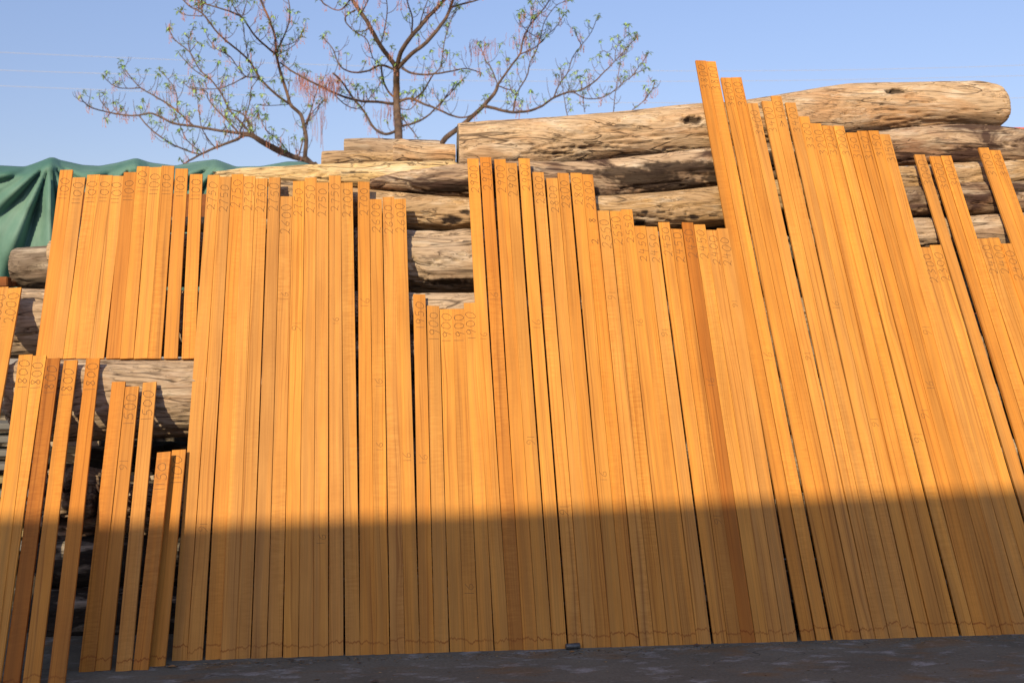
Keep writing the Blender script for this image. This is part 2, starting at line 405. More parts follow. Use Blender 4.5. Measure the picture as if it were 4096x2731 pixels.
for i, (mk, a, b, ty, c, e, by) in enumerate(BD):
    k = (mk, gkey(i, mk)); cnt[k] = cnt.get(k, 0)+1
    off = (i % 2)*0.0026 + rng.uniform(0, .004)
    pt = on_plane((a+b)/2, ty, -off); fb = on_floor((c+e)/2, by, 0.0)
    pb = on_plane((c+e)/2, by, -off)
    # foot stands on the floor: keep on the common plane, lifted to z=0
    pb = pb - (pt-pb).normalized()*(pb.z/(pt-pb).normalized().z) + Vector((0, 0, 0.0))
    w = M_W
    n_ = tot[k]
    if i in special: lab = special[i]
    elif mk == '2400': lab = ('%s board from left of the %s marked 2400 %s' % (ORD[cnt[k]-1], {2:'two',3:'three'}[n_], 'beside the tallest boards' if i < 60 else 'at the right edge'))
    elif n_ == 1: lab = 'orange-brown board pencilled %s, the only one with that number' % mk
    else:
        lab = 'orange-brown teak board pencilled %s, %s from left of the %s' % (mk, ORD[cnt[k]-1], {2:'two',3:'three',4:'four',5:'five',6:'six',10:'ten',11:'eleven'}.get(n_, str(n_)))
    add_board(mk, pb, pt, lab, 'sawn boards leaning in a long row', (a, b, ty, c, e, by), DARK.get(i, 0), w)

def circ(x, yt, yb, gg):
    cth, sth = (math.cos(TH), math.sin(TH))
    d1 = ray(x, yt); d2 = ray(x, yb)
    a = Vector((d1.y, d1.z)).normalized(); b = Vector((d2.y, d2.z)).normalized()
    m = (a+b).normalized(); half = math.acos(max(-1, min(1, a.dot(b))))/2
    nC = cth*CAM.y - sth*CAM.z; nb = cth*m.x - sth*m.y
    s_ = (gg-nC)/(nb-math.sin(half)); r = s_*math.sin(half)
    return CAM.y+s_*m.x, CAM.z+s_*m.y, r
def ledge_g(x): return -.045 + .05*min(1, max(0, x/780))
def tangent_lean(B, x):
    """lean of a board whose foot is B and which rests against the ledge log"""
    yc, zc, r = circ(x, 1437, 1755, ledge_g(x)); r += .018 + .012
    dy, dz = yc-B.y, zc-B.z; D = math.hypot(dy, dz)
    return math.atan2(dy, dz) - math.asin(r/D)
# eleven short boards standing on the ledge log, a little steeper
UPP = [(242,290,680,145,194),(292,339,710,194,251),(349,400,699,253,304),(401,450,701,304,360),(450,495,704,360,414),(495,546,689,425,478),
       (548,598,666,479,534),(598,647,669,534,590),(647,697,664,591,641),(702,752,675,656,709),(760,810,697,728,779)]
LEDGE_OFF = 0.055
for i, (a, b, ty, c, e) in enumerate(UPP):
    B = on_plane((c+e)/2, 1433, LEDGE_OFF - (i % 2)*.002)
    d = ray((a+b)/2, ty).normalized()
    # point on the top ray at the board's own length from its foot
    oc = CAM - B; L = 1.1
    bq = oc.dot(d); cq = oc.dot(oc) - L*L; disc = max(bq*bq - cq, 0)
    cands = [-bq-math.sqrt(disc), -bq+math.sqrt(disc)]
    # common steeper plane: lean
    n2 = Vector((0, math.cos(R_(27.0)), -math.sin(R_(27.0)))); tt = (B.dot(n2)-CAM.dot(n2))/d.dot(n2)
    T = CAM + d*tt
    look = {5: 'brightest orange', 1: 'pale', 8: 'streaky'}.get(i, 'orange-brown')
    add_board('1100', B, T, '%s short board marked 1100 standing on the ledge log, %s from left' % (look, ORD[i]),
              'short boards standing on the ledge log', (a, b, ty, c, e, 1433), 1 if i == 5 else 0, 0.0705).pass_index = 1
# left group leaning against the ledge log
LOW = [('1800',76,130,1418,-100,-36,2775,1.8,0),('1800',132,185,1421,-72,-8,2772,1.8,0),('1800',186,239,1433,7,70,2764,1.8,2),('1800',257,309,1440,87,151,2765,1.8,0),('1800',345,399,1433,189,253,2763,1.8,1),
       ('',448,501,1526,315,377,2686,1.5,1),('1500',503,554,1545,379,440,2681,1.5,0),('1500',573,624,1528,463,523,2683,1.5,0),
       ('1150',631,680,1807,529,592,2679,1.15,1),('1100',688,743.5,1798,599,658,2664,1.1,0)]
LAB = ['leftmost of the five 1800 boards leaning on the ledge log','second from left of the five boards marked 1800','dark brown board marked 1800, third of five from left',
 'fourth from left of the five boards marked 1800','brown board marked 1800 with the gap to its right, rightmost of five','unmarked orange board left of the two marked 1500',
 'left one of the two boards marked 1500','right one of the two boards marked 1500','stubby orange board marked 1150, lowest top in the row','stubby board marked 1100 standing on the floor beside the 1150 one']
for j, (mk, a, b, ty, c, e, by, L, kd) in enumerate(LOW):
    B = on_floor((c+e)/2, by)
    d = ray((a+b)/2, ty).normalized()
    ln = tangent_lean(B, (a+b)/2) if L > 1.3 else R_(31)
    n2 = Vector((0, math.cos(ln), -math.sin(ln))); T = CAM + d*((B.dot(n2)-CAM.dot(n2))/d.dot(n2))
    print('LOW', mk, 'foot y %.3f' % B.y, 'lean %.1f' % math.degrees(math.atan2(T.y-B.y, T.z-B.z)), 'len %.3f' % (T-B).length, 'T.n', round(T.dot(NRM), 3))
    add_board(mk, B, T, LAB[j], 'sawn boards leaning on the ledge log', (a, b, ty, c, e, by), kd, 0.0676, twist=(-7 if j == 8 else None))
# two at the far left edge
for j, (a, b, ty, c, e, by) in enumerate([(-17,32,1148,-330,-265,2790),(33,85,1151,-262,-197,2785)]):
    B = on_floor((c+e)/2, by); d = ray((a+b)/2, ty).normalized(); L = 2.0
    ln = tangent_lean(B, 60) - R_(.3)
    n2 = Vector((0, math.cos(ln), -math.sin(ln))); T = CAM + d*((B.dot(n2)-CAM.dot(n2))/d.dot(n2))
    print('LL', 'foot y %.3f' % B.y, 'lean %.1f' % math.degrees(math.atan2(T.y-B.y, T.z-B.z)), 'len %.3f' % (T-B).length)
    add_board('2000', B, T, ['board marked 2000 cut off by the left edge of the view', 'whole-width board marked 2000 at the far left, beside the cut-off one'][j],
              'sawn boards leaning on the ledge log', (a, b, ty, c, e, by))
# thickness marks
rm = random.Random(5)
MK = [(650,690),(680,740),(765,745),(835,705),(870,890),(873,1035),(938,1060),(975,1065),(1140,690),(1113,780),(1235,755),(1220,1000),(1380,1105),(1083,1365),(1295,1160),(1400,670),
      (1463,750),(1525,755),(735,1250),(467,1200),(1632,887),(1685,690),(1768,830),(1858,808),(1917,710),(2007,960),(2103,995),(2118,940),(2131,895),(2130,748),(1655,1180),(283,1055)]
used = {}
for fx, fy in MK:
    x, y = fx*1.7415, fy*1.7415
    best = None
    for rec in BOARDS:
        o, L, (a, b, ty, c, e, by), u, xa, B = rec
        if not ty < y < by: continue
        s = (y-ty)/(by-ty); l = a+(c-a)*s; r = b+(e-b)*s
        if l <= x <= r: best = rec; break
    if best is None: continue
    o, L, qd, u, xa, B = best
    # height along the board by nearest approach of the pixel ray
    d = ray(x, y).normalized(); w0 = CAM-B; bb = d.dot(u); dd = d.dot(w0); ee = u.dot(w0)
    z = (ee - bb*dd)/(1-bb*bb)
    pencil('16', z, rm, o, 'thickness_mark', rm.uniform(.7, .95), 0.0016, flip=rm.random() < .5)
pencil('8', 2.45, rm, BOARDS[30][0], 'crossed_out_mark', .8, .003)
pencil('2', 2.30, rm, BOARDS[30][0], 'stray_mark', .9, .003, xoff=.008)

# ---------------------------------------------------------------- logs
def catmull(xs, ys, q):
    ys = np.asarray(ys, float); xs = np.asarray(xs, float)
    m = np.gradient(ys, xs) if len(xs) > 1 else np.zeros(1)
    i = np.clip(np.searchsorted(xs, q)-1, 0, len(xs)-2); h = xs[i+1]-xs[i]; t = np.clip((q-xs[i])/h, 0, 1)
    return ((2*t**3-3*t**2+1)*ys[i] + (t**3-2*t**2+t)*h*m[i] + (-2*t**3+3*t**2)*ys[i+1] + (t**3-t**2)*h*m[i+1])
def proj(p):
    v = p-CAM; z = v.dot(fw); return (W0/2+FPX*v.dot(RT)/z, H0/2-FPX*v.dot(UP)/z)
def end_mat():
    t = NT('sawn_log_end', 0.9, 0.1)
    co = t.coord()
    w = t.n('ShaderNodeTexWave', wave_type='RINGS', rings_direction='X'); t.l(co, w.inputs[0]); w.inputs['Scale'].default_value = 14; w.inputs['Distortion'].default_value = 3; w.inputs['Detail'].default_value = 3
    nz = t.noise(t.mul(co, (9, 9, 9)), 1, 4)
    c = t.mix(t.ramp(w.outputs[0], [(0.2, 0), (0.8, 1)]), (0.16, 0.13, 0.10), (0.27, 0.22, 0.16))
    c = t.mix(t.ramp(nz, [(0.45, 0), (0.7, 0.8)]), c, (0.10, 0.085, 0.07))
    t.col(c); return t.m
M_END = end_mat()
LOGI = [0]
def log(label, st, mat, g=0.03, rough=1.0, res=0.011, spots=(), group='weathered logs in the pile', nrm=None, endl=True, endr=True, taper=(0.97, 0.97), ragged=0.0):
    LOGI[0] += 1; sd_ = LOGI[0]*13.7
    X = []; Y = []; Z = []; Rr = []
    cth, sth = (math.cos(TH), math.sin(TH))
    for s in st:
        x, yt, yb = s[:3]; gg = s[3] if len(s) > 3 else g
        d1 = ray(x, yt); d2 = ray(x, yb)
        a = Vector((d1.y, d1.z)).normalized(); b = Vector((d2.y, d2.z)).normalized()
        m = (a+b).normalized(); half = math.acos(max(-1, min(1, a.dot(b))))/2
        nC = cth*CAM.y - sth*CAM.z; nb = cth*m.x - sth*m.y
        s_ = (gg-nC)/(nb-math.sin(half)); r = s_*math.sin(half)
        yc = CAM.y+s_*m.x; zc = CAM.z+s_*m.y
        dm = ray(x, (yt+yb)/2); xc = dm.x*((yc-r*.6-CAM.y)/dm.y)
        X.append(xc); Y.append(yc); Z.append(zc); Rr.append(r)
    L = X[-1]-X[0]; n = max(8, int(L/res)); rm_ = max(Rr); k = max(20, int(2*math.pi*rm_/res*0.8))
    q = np.linspace(X[0], X[-1], n)
    yy = catmull(X, Y, q); zz = catmull(X, Z, q); rr = catmull(X, Rr, q)
    ox, oy, oz = (X[0]+X[-1])/2, float(np.mean(yy)), float(np.mean(zz))
    V = []; bark = []
    edge = 0.02
    for i in range(n):
        x = q[i]; dl = x-X[0]; dr = X[-1]-x
        sc = 1.0
        if dl < edge: sc *= 1-(1-taper[0])*(1-dl/edge)**2
        if dr < edge*2: sc *= 1-(1-taper[1])*(1-dr/edge/2)**2
        for j in range(k):
            an = 2*math.pi*j/k; cy, sy = math.cos(an), math.sin(an)
            r = rr[i]*sc
            p1 = Vector((x*1.1+sd_, cy*1.1, sy*1.1)); p2 = Vector((x*1.6+sd_, cy*rr[i]*34, sy*rr[i]*34)); p3 = Vector((x*2.2-sd_, cy*rr[i]*14, sy*rr[i]*14))
            dsp = noise.noise(p1)*0.020*rough
            w_ = noise.noise(p3); dsp += w_*0.006*rough
            cr = abs(noise.noise(p2*0.8 + Vector((0, 3, w_*1.5))))
            if cr < 0.08: dsp -= (0.08-cr)/0.08*0.015*rough
            dsp += noise.noise(Vector((x*9+sd_, cy*rr[i]*90, sy*rr[i]*90)))*0.0022*rough
            if rough > 1.6: dsp += noise.noise(Vector((x*7, cy*9+sd_, sy*9)))*0.011*(rough-1)
            px = x
            if ragged and (dl < .02 or dr < .02): px += noise.noise(Vector((cy*4, sy*4, sd_)))*ragged
            v = Vector((px, yy[i]+cy*(r+dsp), zz[i]+sy*(r+dsp))); bk = 0.0
            if spots and cy < .3:
                u_, w2 = proj(v)
                for (sx, sy_, rx, ry, dep, dk) in spots:
                    e = math.hypot((u_-sx)/rx, (w2-sy_)/ry)
                    if e < 2.2:
                        e += noise.noise(Vector((u_*.05, w2*.09, sx)))*.45
                        if e < 1: v.y += dep*(1-e*e); bk = max(bk, dk*min(1, (1-e)*4))
                        elif e < 1.7 and dep > 0: v.y -= dep*.35*(1-abs(e-1.3)/.4) if abs(e-1.3) < .4 else 0
            V.append((v.x-ox, v.y-oy, v.z-oz)); bark.append(bk)
    F = [(i*k+j, i*k+(j+1) % k, (i+1)*k+(j+1) % k, (i+1)*k+j) for i in range(n-1) for j in range(k)]
    o = mesh_obj('weathered_log', V, F, mat, None, True); o.location = (ox, oy, oz)
    at = o.data.attributes.new('bark', 'FLOAT', 'POINT'); at.data.foreach_set('value', bark)
    for side, do in ((0, endl), (n-1, endr)):
        if not do: continue
        ring = V[side*k:(side+1)*k]; cx = sum(p[0] for p in ring)/k; cy = sum(p[1] for p in ring)/k; cz = sum(p[2] for p in ring)/k
        rg = []; sx = .004 if side == 0 else -.004
        for f_ in (1.0, .66, .33): rg.append([(cx+(p[0]-cx)*f_+(sx if f_ < 1 else 0)*(1+noise.noise(Vector((p[1]*9*f_, p[2]*9*f_, sd_)))), cy+(p[1]-cy)*f_, cz+(p[2]-cz)*f_) for p in ring])
        vv = rg[0]+rg[1]+rg[2]+[(cx+sx, cy, cz)]
        ff = [(a*k+j, a*k+(j+1) % k, (a+1)*k+(j+1) % k, (a+1)*k+j) for a in (0, 1) for j in range(k)]+[(2*k+j, 2*k+(j+1) % k, 3*k) for j in range(k)]
        mesh_obj('cut_end', vv, ff, M_END, o)
    tag(o, label, 'log', group)
    return o
G1, G2 = (0.30, 0.245, 0.18), (0.44, 0.35, 0.24)
ML_A = log_mat('log_silver_tan', (0.444, 0.314, 0.194), (0.536, 0.387, 0.248), (0.448, 0.228, 0.095), ochre=0.55)
ML_Y = log_mat('log_yellow_spalted', (0.552, 0.400, 0.207), (0.660, 0.504, 0.288), (0.600, 0.384, 0.144), ochre=0.5)
ML_G = log_mat('log_grey', (0.354, 0.258, 0.173), (0.479, 0.365, 0.257), (0.273, 0.156, 0.087), ochre=0.45)
ML_T = log_mat('log_tan', (0.367, 0.245, 0.138), (0.467, 0.325, 0.188), (0.417, 0.247, 0.084), ochre=0.5)
ML_B = log_mat('log_burnt', (0.393, 0.275, 0.178), (0.479, 0.354, 0.242), (0.251, 0.114, 0.058), burnt=.35, ochre=0.6)
ML_R = log_mat('log_rough_dark', (0.206, 0.145, 0.096), (0.372, 0.270, 0.182), (0.206, 0.090, 0.043), burnt=0.25, ochre=0.6)
ML_D = log_mat('log_dark_for_shade', (0.022, 0.018, 0.014), (0.050, 0.042, 0.034), (0.035, 0.026, 0.02), ochre=0.3)  # near-black colour paints in the shade of the gaps
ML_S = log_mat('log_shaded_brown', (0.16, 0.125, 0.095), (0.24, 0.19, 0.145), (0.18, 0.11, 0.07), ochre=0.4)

log('thick pale log on top of the pile, bulging to the right with two knot holes',
    [(1834,492,733),(2000,478,720),(2200,466,690),(2500,445,652),(2790,416,630),(2990,401,612),(3100,385,600),(3250,362,585),(3440,336,556),(3600,329,538),(3850,327,522),(3970,331,521),(4012,343,519),(4036,360,512)],
    ML_A, 0.045, 1.0, 0.0085, [(2770,482,48,17,.035,.9),(3585,367,52,10,.03,.9),(3862,511,165,7,.04,1),(1990,505,60,12,-.012,0),(2050,630,40,14,-.015,.15),(2350,590,120,8,.015,.5),(2180,613,110,6,.018,.8)], taper=(.98,.80))
log('burnt dark-patched log lying directly under the thick top log',
    [(1480,715,762),(1600,690,784),(1870,655,795),(2380,640,792),(2900,596,750),(3300,555,705),(3600,516,668),(3850,500,655),(4030,510,648),(4100,520,645),(4400,505,630)], ML_B, 0.05, 1.1, 0.0085,
    [(2590,722,150,52,.0,.93),(2740,745,110,30,0,.9),(2500,690,120,26,0,.85),(2800,672,120,30,0,.88),(2680,670,130,26,0,.9),(2400,692,160,16,0,.8),(2870,715,60,34,0,.88),(3120,640,90,40,0,.8),(1600,772,160,13,0,.9),(1800,762,110,13,0,.9),(1830,745,60,8,0,.7)])
log('pale grey log with a big dark knot scar, below the burnt one',
    [(1100,716,850),(1250,735,880),(1420,757,900),(1700,781,915),(1880,787,916),(2380,785,912),(2900,745,902),(3300,700,840,.07),(3600,666,790,.09),(4100,640,750,.09),(4400,625,735,.09)], ML_T, 0.085, 1.0, 0.0085,
    [(1805,880,48,19,.015,1),(1862,848,26,11,.012,.95),(2580,850,20,8,.006,1),(2645,848,16,6,.006,1),(2775,870,22,11,.006,1),(2855,862,20,6,.005,1),(2560,893,26,14,.006,1),(2742,854,9,4,.004,1)])
log('rough split log between the planks at the upper right, with a long crack',
    [(3250,800,905),(3450,765,885),(3700,746,870),(3925,731,858),(4100,727,850),(4400,715,840)], ML_R, 0.05, 1.5, 0.0085, [(3820,790,90,5,.03,.9),(4080,762,60,6,.02,.8)])
log('pale grey log low at the right, under the rough split one',
    [(3200,880,1040),(3450,878,1030),(3700,869,1018),(3980,856,1008),(4200,850,1000),(4450,845,995)], ML_G, 0.05, 1.2, 0.0085)
log('big silver-grey log with ragged lower side in the gap left of the 2900 boards',
    [(1416,915,1090),(1480,908,1140),(1640,914,1164),(1880,918,1168),(2200,925,1175),(2700,930,1180),(3150,940,1190)], ML_G, 0.05, 1.7, 0.0085, [(1800,1130,90,14,.03,.8),(1740,1030,90,8,.005,.4)], taper=(.9,.97), ragged=.02)
log('smooth grey log under the silver one, above the 1900 boards',
    [(1300,1168,1330),(1640,1171,1330),(1880,1168,1330),(2500,1180,1350),(3300,1190,1365)], ML_G, 0.03, .7, 0.009)
log('long yellow spalted log across the upper middle of the pile',
    [(856,683,716),(900,678,742),(1100,671,752),(1300,660,758),(1500,654,760),(1700,650,762),(1826,649,762)], ML_Y, 0.08, 1.5, 0.008, [(1655,693,26,11,.012,.9),(1420,690,60,5,.02,.9),(1300,712,50,5,.01,.7)], ragged=.02)
log('grey-tan log with an iron spike, one row above the yellow log',
    [(1286,606,700,.36),(1400,603,700,.36),(1580,600,700,.36),(1800,600,700,.36)], ML_T, 0.36, .8, 0.01)
log('short pale log with a humped top left of the thick top log',
    [(1572,566,680,.22),(1600,553,680,.22),(1650,562,680,.22),(1740,570,680,.22),(1822,571,680,.22)], ML_A, 0.2, .8, 0.009)
log('small pale log peeping out highest at the left of the pile top',
    [(1376,556,640,.62),(1480,553,640,.62),(1600,556,640,.62),(1760,562,650,.62)], ML_G, 0.6, .8, 0.011)
# left end of the pile
log('big silver ledge log that carries the eleven short boards',
    [(27,1452,1700,-.043),(60,1440,1735,-.041),(200,1437,1758,-.032),(500,1436,1755,-.013),(780,1436,1748,.005),(1200,1440,1748,.02)], ML_G, 0.0, 1.2, 0.0085, taper=(.93,.97), ragged=.03)
log('grey log behind the far left boards, resting on the ledge log',
    [(-420,1150,1425,.10),(60,1158,1430,.10),(300,1160,1432,.10),(650,1165,1432,.12),(900,1168,1432,.12)], ML_G, 0.1, 1.0, 0.009)
log('brown-grey log end sticking out in front of the green tarpaulin',
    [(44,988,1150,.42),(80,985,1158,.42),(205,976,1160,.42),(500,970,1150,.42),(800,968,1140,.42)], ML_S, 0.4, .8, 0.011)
log('pale log behind the short boards, second row from the tarpaulin',
    [(192,965,1075,.25),(300,950,1075,.25),(700,938,1072,.25),(1100,935,1070,.25),(1350,935,1070,.25)], ML_A, 0.25, 1.0, 0.01)
log('tan log seen in the narrow gaps under the rust-red beam',
    [(420,870,935,.45),(700,868,932,.45),(1000,868,930,.45),(1300,866,930,.45)], ML_T, 0.45, .8, 0.011)
log('broken rough log with frayed bark in the lower left gaps',
    [(170,1885,2130,.22),(200,1875,2150,.22),(330,1868,2150,.22),(400,1885,2140,.22),(470,1925,2130,.24),(640,1940,2140,.25)], ML_R, 0.2, 3.0, 0.009, [(300,1960,30,60,.05,.6),(390,2020,20,50,.06,.7),(250,2090,60,20,.05,.8)], ragged=.05)
log('small pale log stub in the dark gap beside the 1150 board',
    [(575,1945,2070,.25),(600,1938,2075,.25),(760,1940,2080,.25)], ML_G, .25, 1.2, .012, ragged=.02)
for lb, st, gg in [('log coloured dark for shade, upper of the two at the lower left', [(150,2140,2345),(700,2135,2340),(1100,2130,2335)], .30),
               ('log coloured dark for shade, lowest at the left near the floor', [(120,2350,2580),(700,2345,2575),(1200,2340,2570)], .34),
               ('log coloured dark for shade in the gap right under the ledge log', [(340,1765,1890),(700,1760,1885),(1100,1758,1880)], .55)]:
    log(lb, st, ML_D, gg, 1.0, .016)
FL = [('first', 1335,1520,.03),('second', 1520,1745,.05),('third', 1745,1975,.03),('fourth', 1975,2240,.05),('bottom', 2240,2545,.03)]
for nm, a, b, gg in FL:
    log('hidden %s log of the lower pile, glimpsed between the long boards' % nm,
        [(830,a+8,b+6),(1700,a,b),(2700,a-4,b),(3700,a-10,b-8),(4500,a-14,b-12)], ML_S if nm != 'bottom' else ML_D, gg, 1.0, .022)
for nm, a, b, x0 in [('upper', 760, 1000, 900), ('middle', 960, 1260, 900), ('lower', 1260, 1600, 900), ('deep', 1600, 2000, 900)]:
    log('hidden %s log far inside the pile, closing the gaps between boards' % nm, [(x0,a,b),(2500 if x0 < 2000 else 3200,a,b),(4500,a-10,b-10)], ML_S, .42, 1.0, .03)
log('added backdrop log, coloured shade-black, deep under the ledge log at the far left', [(-600,1500,2100,1.2),(300,1500,2100,1.2),(1000,1500,2100,1.2)], ML_D, 1.2, 1.0, .04)  # two logs added as a dark backdrop against light showing through
log('added backdrop log, coloured shade-black, on the ground deep at the far left', [(-600,2080,2640,.9),(300,2080,2640,.9),(1000,2080,2640,.9)], ML_D, .9, 1.0, .04)
# iron spike on the grey-tan log
mb = MB(); c0 = on_plane(1354, 667, .33); c0 = at_y(1354, 667, c0.y-.06)
mb.tube([c0+Vector((-.02, -.01, 0)), c0+Vector((.025, .005, .004))], .0035, 6); mb.tube([c0+Vector((0, 0, -.004)), c0+Vector((-.003, -.01, .03))], .0035, 6)
tag(mb.build('iron_spike', plain('rusty_iron', (.10, .05, .03), .8)), 'small rusty iron dog spike driven into the grey-tan log', 'spike')

# wooden stickers between rows
M_STK = plain('sticker_wood', (0.42, 0.34, 0.25), .8, .2, .25, (3, 30, 30), .2)
def bar(p, q, h, d, name, mat, label, cat, group=None):
    p = Vector(p); q = Vector(q); u = (q-p).normalized(); L = (q-p).length
    s = Vector((0, 1, 0)); s = (s-u*s.dot(u)).normalized(); t = u.cross(s)
    M = Matrix(((u.x, s.x, t.x, p.x), (u.y, s.y, t.y, p.y), (u.z, s.z, t.z, p.z), (0, 0, 0, 1)))
    bm = bmesh.new(); bmesh.ops.create_cube(bm, size=1)
    for v in bm.verts: v.co = Vector(((v.co.x+.5)*L, v.co.y*d, v.co.z*h))
    bmesh.ops.bevel(bm, geom=bm.edges[:], offset=min(h, d)*.12, segments=1, affect='EDGES')
    me = bpy.data.meshes.new(name); bm.to_mesh(me); bm.free(); me.materials.append(mat)
    o = link(name, me); o.matrix_world = M
    return tag(o, label, cat, group)
yb = on_plane(700, 1184, .16).y
bar(at_y(560, 1183, yb), at_y(860, 1180, yb), .02, .04, 'spacer_stick', M_STK, 'pale spacer stick seen in the gaps of the short boards', 'stick', 'spacer sticks')
yb = on_plane(500, 1900, .10).y
bar(at_y(500, 1912, yb), at_y(655, 1908, yb), .022, .04, 'spacer_stick', M_STK, 'pale spacer stick left of the 1150 board top', 'stick', 'spacer sticks')
yb = on_plane(300, 1780, .25).y
bar(at_y(180, 1775, yb), at_y(400, 1772, yb), .026, .04, 'spacer_stick', M_STK, 'short pale spacer stick under the ledge log at the left', 'stick', 'spacer sticks')
# stack of grey boards at the far left, behind the leaning boards
M_GB = plain('grey_boards', (0.15, 0.148, 0.145), .8, .2, .2, (2, 25, 25), .2)
M_GB2 = plain('yellowed_boards', (0.26, 0.20, 0.10), .8, .2, .2, (2, 25, 25), .2)
for i, y in enumerate([1700, 1752, 1806, 1860, 1912, 1966, 2020, 2070, 2122, 2176]):
    yb = on_plane(50, y, .62+.02*(i % 3)).y
    nm = ['topmost','second','third','fourth','fifth','sixth','seventh','eighth','ninth','lowest'][i]
    bar(at_y(-420+12*(i % 4), y, yb), at_y(150-9*(i*7 % 5), y-2, yb), .034, .22, 'stacked_board', M_GB2 if i in (4, 8) else M_GB,
        '%s pale board of the grey stack behind the far left boards' % nm, 'board', 'grey boards stacked at the far left')
for i, y in enumerate([1775, 1850, 1952, 2060]):
    pass

# rust-red beam and offcuts in front of the tarpaulin
M_RB = plain('rust_red_wood', (0.22, 0.075, 0.022), .7, .2, .25, (2, 20, 20), .2)
bar(at_y(322, 820, 2.3), at_y(1150, 833, 2.3), .165, .06, 'wooden_beam', M_RB, 'rust-red beam behind the short boards, in front of the tarpaulin', 'beam')
for i, (x0, x1, y, h) in enumerate([(-160, 39, 1128, .06), (30, 62, 1136, .03), (-160, 20, 1150, .05)]):
    bar(at_y(x0, y+3, 1.5+.08*i), at_y(x1, y, 1.5+.08*i), h, .07, 'wooden_offcut', M_RB,
        ['largest red-brown offcut at the left edge under the tarpaulin', 'small red-brown offcut beside the brown-grey log end', 'lower red-brown offcut at the left edge'][i], 'offcut', 'red-brown offcuts')

# ---------------------------------------------------------------- tarpaulin
def tarp():
    t = NT('green_tarpaulin', .62, .25)
    co = t.coord()
    nz = t.noise(t.mul(co, (1.2, 1.2, 1.2)), 1, 5, .6, .5)
    c = t.mix(t.ramp(nz, [(.35, 0), (.68, 1)]), (0.055, 0.150, 0.118), (0.145, 0.26, 0.215))
    t.col(c); t.bump(t.noise(t.mul(co, (5, 5, 5)), 1, 4), .25, .03)
    top = [(-700,640),(-420,668),(-250,635),(-80,655),(0,667),(100,672),(150,655),(208,632),(240,645),(330,665),(400,669),(470,656),(545,637),(600,655),(700,668),(780,652),(862,642),(944,672),(1046,670),(1148,651),(1212,651),(1262,672)]
    peaks = [(-420, 700), (200, 668), (545, 668), (890, 672), (1180, 690)]
    tx = [p[0] for p in top]; ty = [p[1] for p in top]
    nx, ny = 260, 80; V = []; F = []
    for j in range(ny):
        v = j/(ny-1)
        for i in range(nx):
            x = tx[0]+(tx[-1]-tx[0])*i/(nx-1); yt = float(np.interp(x, tx, ty)) if True else 0
            yt = (yt + float(np.interp(x-9, tx, ty)) + float(np.interp(x+9, tx, ty)))/3
            y = yt + (1330-yt)*v**1.25
            Y = 3.4
            for (px, py) in peaks:
                dx, dy = x-px, y-py; d = math.hypot(dx, dy); w = math.exp(-(dx/200)**2)
                if dy > -40:
                    ph = math.atan2(dx, max(dy, 0)+25)
                    am = min(1, d/170)
                    Y += w*am*(.07*math.sin(ph*15+px)+.035*math.sin(ph*29+2*px)) + w*.10*(1-math.exp(-abs(dx)/60))
            Y += .05*noise.noise(Vector((x*.006, y*.006, 1)))*2
            hem = max(0, 1-(y-yt)/38); Y += hem*hem*.5
            p = at_y(x, y, Y); p.z -= hem*hem*.02*0
            V.append(p)
    for j in range(ny-1):
        for i in range(nx-1): F.append((j*nx+i, j*nx+i+1, (j+1)*nx+i+1, (j+1)*nx+i))
    V = [Vector(p) for p in V]
    org = Vector((V[0].x, 3.4, 0)); V = [p-org for p in V]
    o = mesh_obj('tarpaulin', V, F, t.m, None, True); o.location = org
    md = o.modifiers.new('s', 'SOLIDIFY'); md.thickness = .01
    tag(o, 'green tarpaulin with scalloped top draped behind the left end of the pile', 'tarpaulin')
tarp()

# ---------------------------------------------------------------- far things
M_OR = plain('orange_paint', (0.62, 0.10, 0.025), .5, .4, .08)
p0 = at_y(4016, 512, 9.0); p1 = at_y(5200, 498, 9.0)
mb = MB(); hgt = p0.z
mb.box((0, 0, 0), (p1.x-p0.x, 2.4, hgt-.06))
for i in range(26): mb.box((.1+i*.2, -.04, .15), (.2+i*.2, .0, hgt-.2))
cont = link('shipping_container', None); cont.location = (p0.x, 9.0, 0)
mb.build('body', M_OR, cont)
mb = MB(); mb.box((-.03, -.05, hgt-.06), (p1.x-p0.x+.03, 2.45, hgt)); mb.box((-.03, -.05, 0), (p1.x-p0.x+.03, -.041, .14)); mb.build('rail', M_OR, cont)
tag(cont, 'orange steel container, its top edge just showing at the right', 'container')
M_WIRE = plain('wire_metal', (0.42, 0.44, 0.50), .7, .2, .05)
for i, pts in enumerate([[(-900,168),(0,208),(780,241),(1500,268),(2300,284),(3000,285),(4096,257),(5000,215)],
                         [(-900,245),(0,283),(780,303),(1500,319),(2300,327),(3000,325),(4096,302),(5000,268)],
                         [(-900,305),(0,345),(780,370),(1500,395),(2300,414),(3000,412),(4096,388),(5000,350)]]):
    xs = [p[0] for p in pts]; ys = [p[1] for p in pts]; cs = np.polyfit(xs, ys, 3)
    mb = MB(); mb.tube([at_y(x, float(np.polyval(cs, x)), 38) for x in np.linspace(-900, 5000, 60)], .0085, 5)
    tag(mb.build('overhead_wire', M_WIRE), ['topmost','middle','lowest'][i]+' of the three thin wires crossing the sky', 'wire', 'overhead wires')

